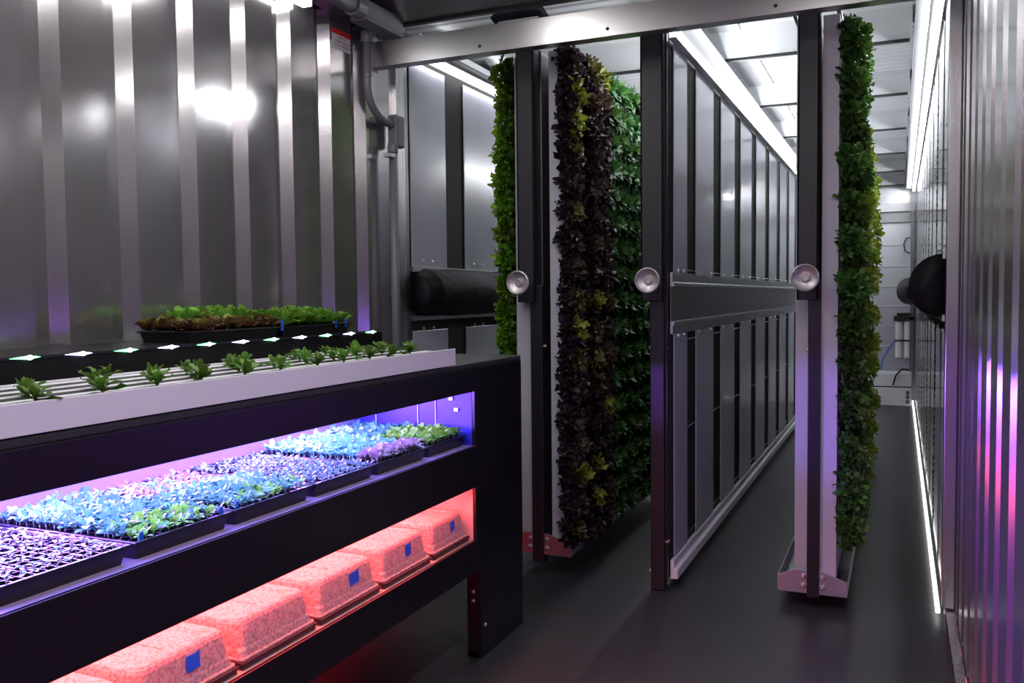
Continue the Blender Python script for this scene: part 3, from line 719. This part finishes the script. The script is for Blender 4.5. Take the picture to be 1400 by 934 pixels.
ptag(-1.350, 1.268, ZS+.022, M['bluetag'], 'blue tag at the left front corner of the second purple-shelf tray')
ptag(-1.350, 1.490, ZS+.022, M['bluetag'], 'blue tag at the right front corner of the second purple-shelf tray')
ptag(-1.350, 1.540, ZS+.022, M['bluetag'], 'blue tag at the left front corner of the third purple-shelf tray')
ptag(-1.375, 1.213, ZS+.022, M['pinktag'], 'pale pink tag at the right corner of the nearest purple-shelf tray', .02, .02)
ptag(-1.43, 2.122, ZS+.03, M['cyantag'], 'light blue tag between the fourth and fifth purple-shelf trays', .03, .014)

# trays on the riser
baby_red = [rosette(12, .048, .034, [(.25, .30, .04), (.16, .12, .03), (.12, .05, .03)], [(.24, .26, .04), (.16, .08, .04), (.11, .035, .035)], 800+s, .005, .2, 'round', 10, 75, 4, 3, .15, .01).mesh('baby_red_lettuce', M['leaf'], True) for s in range(5)]
baby_green = [rosette(12, .062, .040, [(.22, .40, .05), (.15, .32, .03), (.10, .26, .03)], [(.26, .48, .07), (.18, .40, .05), (.12, .28, .03)], 850+s, .004, .5, 'round', 8, 75, 4, 3, .2, .01).mesh('baby_green_lettuce', M['leaf'], True) for s in range(5)]
ZR = 1.128
tray_thing('seedling_tray', 1.93, 2.32, -2.035, -1.84, ZR, .032, 'black tray of reddish baby lettuce on the riser by the corrugated wall', 'trays on the riser')
tray_thing('seedling_tray', 2.34, 2.72, -2.035, -1.84, ZR, .032, 'black tray of light green baby lettuce at the riser far end', 'trays on the riser')
for i in range(5):
    for j in range(8):
        x = -1.862 - i*.038 + random.uniform(-.005, .005)
        y = 1.955+.048*j + random.uniform(-.006, .006)
        rd = i < 2 or (i < 5 and j < 2)
        plant('baby_lettuce', random.choice(baby_red if rd else baby_green), (x, y, ZR+.024), (random.uniform(-.2, .2), random.uniform(-.2, .2), random.uniform(0, 6)), random.uniform(.85, 1.05) if rd else random.uniform(1.1, 1.3),
              '%s baby lettuce, left riser tray, row %d from front, %s from left' % ('reddish-brown' if rd else 'green', i+1, ordn(j+1)), 'baby lettuce', 'baby lettuces in the left riser tray')
        y = 2.365+.046*j + random.uniform(-.006, .006)
        plant('baby_lettuce', random.choice(baby_green), (x, y, ZR+.024), (random.uniform(-.2, .2), random.uniform(-.2, .2), random.uniform(0, 6)), random.uniform(.8, 1.1) * (1.1 if j < 6 else .85),
              'light green baby lettuce, right riser tray, row %d from front, %s from left' % (i+1, ordn(j+1)), 'baby lettuce', 'baby lettuces in the right riser tray')
ptag(-1.836, 2.33, ZR+.02, M['bluetag'], 'blue tag between the two riser trays of baby lettuce', .034, .014)
ptag(-1.836, 2.63, ZR+.02, M['bluetag'], 'blue tag near the far end of the green riser tray', .028, .012)
ptag(-1.836, 2.69, ZR+.02, M['bluetag'], 'blue tag at the far corner of the green riser tray', .03, .012)

# domed trays on the red shelf
ZD = .421
dy = [(.945, 1.225), (1.235, 1.512), (1.527, 1.80), (1.818, 2.100), (2.12, 2.395), (2.415, 2.66)]
dn = ['nearest', 'second', 'third', 'fourth', 'fifth', 'farthest']
for t, (a, b_) in enumerate(dy):
    xa, xb = -1.89, -1.335
    r = empty('propagation_tray', ((xa+xb)/2, (a+b_)/2, ZD), 'black base tray under the clear dome, %s from the left on the red-lit shelf' % dn[t], 'tray', 'base trays on the red shelf')
    mb = MB().box(xa, xb, a, b_, ZD, ZD+.012); part(mb, 'tray_body', M['tray'], r, bevel=.003)
    mb = MB().box(xa-.003, xb+.004, a-.002, b_+.002, ZD+.0121, ZD+.018); part(mb, 'rim', M['tray'], r, bevel=.002)
    part(MB().box(xa+.02, xb-.02, a+.02, b_-.02, ZD+.0125, ZD+.03), 'soil', M['soil'], r)
    d = empty('humidity_dome', ((xa+xb)/2, (a+b_)/2, ZD+.019), 'misted clear plastic dome, %s from the left on the red-lit shelf%s' % (dn[t], {1: ' with pale purple tape', 3: ' with dark blue tape', 4: ' with slanted blue tape', 5: ' with small blue tape'}.get(t, ' without tape')), 'dome', 'clear domes on the red shelf')
    z0 = ZD+.019; hh = .088
    def ring(ins, z, rad):
        out = []
        for cx, cy3, a0 in ((xb-ins-rad, b_-ins-rad, 0), (xa+ins+rad, b_-ins-rad, 90), (xa+ins+rad, a+ins+rad, 180), (xb-ins-rad, a+ins+rad, 270)):
            for k in range(4): an = R(a0+30*k); out.append((cx+rad*math.cos(an), cy3+rad*math.sin(an), z))
        return out
    rings = [ring(0, z0, .012), ring(0, z0+.005, .012), ring(.006, z0+.006, .012), ring(.008, z0+.020, .014), ring(.010, z0+.026, .02), ring(.015, z0+hh-.012, .022), ring(.018, z0+hh-.004, .022), ring(.024, z0+hh, .02), ring(.040, z0+hh, .016), ring(.044, z0+hh-.005, .014)]
    v = [p for q in rings for p in q]; nn = 16; f = [(i*nn+k, i*nn+(k+1) % nn, (i+1)*nn+(k+1) % nn, (i+1)*nn+k) for i in range(len(rings)-1) for k in range(nn)]
    f.append(tuple(range((len(rings)-1)*nn, len(rings)*nn)))
    mb = MB(); mb.add(v, f); dm = part(mb, 'dome_shell', M['dome'], d)
    sd = dm.modifiers.new('s', 'SOLIDIFY'); sd.thickness = .0012
    bv = dm.modifiers.new('b', 'BEVEL'); bv.width = .0025; bv.segments = 2; bv.limit_method = 'ANGLE'; bv.angle_limit = R(35)
    mb = MB()
    xm_ = (xa+xb)/2
    for x in (xm_-.012, xm_+.012): mb.tube([(x, a+.04, z0+hh-.002), (x, b_-.04, z0+hh-.002)], .003, 6)
    for y in (a+.05,): mb.tube([(xa+.1, y+.08, z0+hh-.004), (xb-.07, y+.08, z0+hh-.004)], .0025, 6)
    part(mb, 'moulded_rib', M['dome'], d)
    if t in (1, 3, 4, 5):
        w = {1: .020, 3: .022, 4: .016, 5: .014}[t]; yc = a + (b_-a)*{1: .56, 3: .60, 4: .56, 5: .60}[t]
        zc = z0+.055; rs = random.Random(t)
        pts = [(yc-w, zc-.018), (yc+w*.9, zc-.012+rs.uniform(-.005, .005)), (yc+w, zc+.02), (yc+w*.4, zc+.016), (yc-w*.9, zc+.016), (yc-w*1.1, zc+.002)]
        mb = MB()
        def fx(z): return xb - .010 - (z-(z0+.026))/(hh-.038)*.005 + .0025
        mb.add([(fx(z), y, z) for y, z in pts] + [(fx(z)+.001, y, z) for y, z in pts], [tuple(range(6)), tuple(range(11, 5, -1))] + [(i, i+6, (i+1) % 6+6, (i+1) % 6) for i in range(6)])
        part(mb, 'tape', M['blue'], d)

# ------------------------------------------------------------ conduit in the left corner
cd = empty('wire_conduit', (-2.10, 3.29, 2.3), 'grey plastic conduit with junction boxes bending down the left corner', 'conduit')
part(MB().tube([(-2.03, 1.0, 2.43), (-2.03, 3.10, 2.43)], .034, 18), 'overhead_pipe', M['pvc'], cd, smooth=True)
mb = MB().tube([(-2.03, 3.06, 2.43), (-2.03, 3.12, 2.43)], .042, 18); part(mb, 'coupling', M['pvc'], cd)
part(MB().box(-2.08, -2.0, 3.12, 3.42, 2.385, 2.47), 'junction_box', M['pvc'], cd, bevel=.006)
part(MB().tube([(-2.04, 3.42, 2.415), (-2.04, 5.6, 2.415)], .02, 14), 'overhead_pipe', M['pvc'], cd, smooth=True)
pts = [(-2.10, 3.275, 2.39), (-2.10, 3.275, 2.16)] + [(-2.10, 3.275+.17*(1-math.cos(a)), 2.16-.13*math.sin(a)) for a in [R(q) for q in range(10, 91, 10)]] + [(-2.10, 3.50, 2.03)]
part(MB().tube(pts, .0175, 16), 'bent_pipe', M['pvc'], cd, smooth=True)
part(MB().tube([(-2.10, 3.275, 2.385), (-2.10, 3.275, 2.34)], .026, 16), 'collar', M['pvc'], cd)
part(MB().tube([(-2.10, 3.275, 2.205), (-2.10, 3.275, 2.195)], .021, 16), 'collar', M['pvc'], cd)
part(MB().box(-2.125, -2.075, 3.47, 3.545, 1.93, 2.075), 'junction_box', M['pvc'], cd, bevel=.01)
part(MB().tube([(-2.10, 3.475, 1.935), (-2.10, 3.475, .5)], .0185, 16), 'down_pipe', M['pvc'], cd, smooth=True)
part(MB().tube([(-2.10, 3.475, 1.94), (-2.10, 3.475, 1.905)], .024, 16), 'collar', M['pvc'], cd)
part(MB().box(-2.118, -2.082, 3.425, 3.465, 1.88, 1.897), 'clip', M['galv'], cd)
part(MB().tube([(-2.10, 3.475, 1.26), (-2.10, 3.475, 1.28)], .022, 16), 'collar', M['pvc'], cd)
pts = [(-1.62, 3.53, 2.44), (-1.60, 3.53, 2.455), (-1.44, 3.53, 2.455), (-1.40, 3.53, 2.45), (-1.385, 3.55, 2.42), (-1.385, 3.56, 2.36)]
o = recenter(MB().tube(pts, .022, 14), (-1.5, 3.53, 2.45)).build('black_pipe', M['pvcdark'], smooth=True, loc=(-1.5, 3.53, 2.45))
tag(o, 'short black pipe elbow above the header rail near the left post', 'pipe')

# warning sticker
st = empty('warning_sticker', (XL+.001, 3.16, 2.33), 'white sticker with red top stripe high on the left wall beside the conduit', 'sticker')
part(MB().box(XL, XL+.0015, 3.095, 3.225, 2.285, 2.345), 'sticker_sheet', M['stick'], st)
part(MB().box(XL, XL+.002, 3.095, 3.225, 2.345, 2.366), 'red_stripe', M['red'], st)
mb = MB(); rs = random.Random(3)
for row, (z, ya, yb) in enumerate(((2.331, 3.128, 3.19), (2.315, 3.115, 3.215), (2.298, 3.105, 3.215))):
    y = ya
    while y < yb:
        w = rs.choice([.0045, .005, .0055]); t = .0012
        for k in range(rs.choice([2, 3])):
            c = rs.choice(['l', 'r', 't', 'm', 'b'])
            if c == 'l': mb.box(XL+.0016, XL+.002, y, y+t, z, z+.009)
            if c == 'r': mb.box(XL+.0016, XL+.002, y+w-t, y+w, z, z+.009)
            if c == 't': mb.box(XL+.0016, XL+.002, y, y+w, z+.0078, z+.009)
            if c == 'm': mb.box(XL+.0016, XL+.002, y, y+w, z+.004, z+.0052)
            if c == 'b': mb.box(XL+.0016, XL+.002, y, y+w, z, z+.0012)
        mb.box(XL+.0016, XL+.002, y, y+t, z, z+.009)
        y += w+.0025 + (.005 if rs.random() < .2 else 0)
part(mb, 'small_print', M['ink'], st)

# ------------------------------------------------------------ far end of the container
fe = empty('filter_unit', (.04, 10.95, .5), 'pair of white filter canisters with black head at the far end', 'water filter')
part(MB().box(-.06, .15, 10.9, 11.03, .93, .985), 'filter_head', M['rubber'], fe, bevel=.006)
part(MB().box(-.03, .13, 10.9, 11.03, .985, 1.02), 'filter_head_cap', M['rubber'], fe, bevel=.006)
for x in (-.005, .085):
    part(MB().lathe([(0, 0), (.034, 0), (.038, .01), (.038, .42), (0, .42)], (x, 10.965, .51), (0, 0, 1), 20), 'canister', M['white'], fe, smooth=False)
part(MB().box(-.05, .14, 10.92, 11.0, .70, .716), 'strap', M['rubber'], fe)
bxs = empty('storage_tank', (-.02, 10.9, 0), 'white rectangular tank on the floor at the far end', 'tank')
part(MB().box(-.9, .13, 10.6, 11.05, 0.0, .20), 'tank_body', M['white'], bxs, bevel=.006)
part(MB().box(-.9, .13, 10.62, 11.05, .213, .355), 'tank_lid', M['white'], bxs, bevel=.006)
part(MB().box(-.89, .12, 10.64, 11.04, .2, .213), 'tank_seam', M['dark'], bxs)
mb = MB()
for z in (.05, .10, .15): mb.lathe([(.010, 0), (.018, 0), (.018, .02), (.010, .02), (.010, 0)], (.09, 10.6, z), (0, -1, 0), 14)
part(mb, 'pipe_fitting', M['pvcdark'], bxs)
o = recenter(MB().tube([(-.19, 10.93, .37), (-.17, 10.95, .5), (-.10, 10.95, .62), (-.05, 10.95, .70)], .008, 8), (-.15, 10.93, .37)).build('blue_hose', M['hoseblue'], smooth=True, loc=(-.15, 10.93, .37)); tag(o, 'thin blue hose rising to the white filters at the far end', 'hose')
o = recenter(MB().tube([(.10, 10.6, .40), (.03, 10.58, .41), (-.03, 10.58, .34), (-.06, 10.585, .23)], .01, 8), (0, 10.58, .3)).build('black_hose', M['rubber'], smooth=True, loc=(0, 10.58, .3)); tag(o, 'black hose draped over the front of the white tank', 'hose')
pts = [(.10, 11.03, 1.87), (.06, 11.03, 1.865), (.035, 11.03, 1.80), (.05, 11.03, 1.72), (.10, 11.03, 1.69)]
o = recenter(MB().tube(pts, .007, 8), (.06, 11.03, 1.8)).build('cable', M['hosegreen'], smooth=True, loc=(.06, 11.03, 1.8)); tag(o, 'looped olive cable on the far wall', 'cable')
o = recenter(MB().box(-2.1, .15, 10.98, 11.04, 2.165, 2.26), (-1, 11, 2.2)).build('duct_box', M['white'], bevel=.005, loc=(-1, 11, 2.2)); tag(o, 'white horizontal duct box across the top of the far wall', 'duct')
struct(MB().box(-2.1, .15, 11.04, 11.099, 2.05, 2.165), 'trim_%d' % n, M['steeldark']); n += 1
struct(MB().box(.105, .14, 10.9, 11.09, .36, 2.16), 'trim_%d' % n, M['steeldark']); n += 1

# ------------------------------------------------------------ lamps and added fills
def area(name, loc, sx, sy, power, col, rot=(0, 0, 0), spread=None):
    l = bpy.data.lights.new(name, 'AREA'); l.shape = 'RECTANGLE'; l.size = sx; l.size_y = sy; l.energy = power; l.color = col
    if spread: l.spread = R(spread)
    o = bpy.data.objects.new(name, l); COL.objects.link(o); o.location = loc; o.rotation_euler = rot; return o
area('purple_grow_lamp', (-1.55, 1.4, .937), .42, 2.4, 27, (.26, .29, 1), (0, 0, 0))
area('purple_spill_fill', (-1.74, 1.45, .91), .06, 2.1, 84, (.32, .12, 1), (0, R(-58), 0))  # added fill, throws purple spill out of the shelf onto posts and panels
area('red_grow_lamp', (-1.575, 1.4, .609), .49, 2.4, 78, (1, .075, .08))
area('red_floor_fill', (-2.05, 1.5, .588), .05, 2.2, 9, (1, .03, .05), (0, R(-30), 0))  # added fill, sends a red glow through the rear gap to the floor
area('near_ceiling_lamp', (-1.45, 1.6, 2.5), .14, 2.3, 15, (1, .97, .97))
area('near_aisle_fill', (-.3, 1.0, 2.5), .10, 2.0, 20, (1, .97, .98))  # added fill to brighten the aisle side of the white tray
def yarea(name, x, z, y0, y1, w, power, col, tilt):
    return area(name, (x, (y0+y1)/2, z), w, y1-y0, power, col, (0, R(tilt), 0))
# tilt: 0 shines down, 90 towards -X, -90 towards +X, 180 up
yarea('left_tube_glow', -2.07, 2.40, 3.8, 10.8, .03, 26, (.93, .96, 1), -85)
yarea('middle_tube_glow', -.80, 2.30, 3.75, 8.5, .05, 17, (.93, .96, 1), -112)
yarea('middle_tube_left_glow', -.96, 2.31, 3.75, 8.5, .03, 30, (.93, .96, 1), 60)
yarea('right_tube_glow', .10, 2.388, 3.8, 10.8, .02, 36, (.93, .96, 1), 88)
w = bpy.data.worlds.new('world'); S.world = w; w.use_nodes = True
w.node_tree.nodes['Background'].inputs[0].default_value = (.5, .55, .6, 1); w.node_tree.nodes['Background'].inputs[1].default_value = .0
S.view_settings.view_transform = 'Standard'; S.view_settings.look = 'None'; S.view_settings.exposure = .18; S.view_settings.gamma = 1; S.view_settings.use_curve_mapping = False
S.cycles.max_bounces = 8; S.cycles.diffuse_bounces = 4; S.cycles.glossy_bounces = 5; S.cycles.transmission_bounces = 6; S.cycles.use_denoising = True
S.cycles.caustics_reflective = True; S.cycles.sample_clamp_indirect = 6
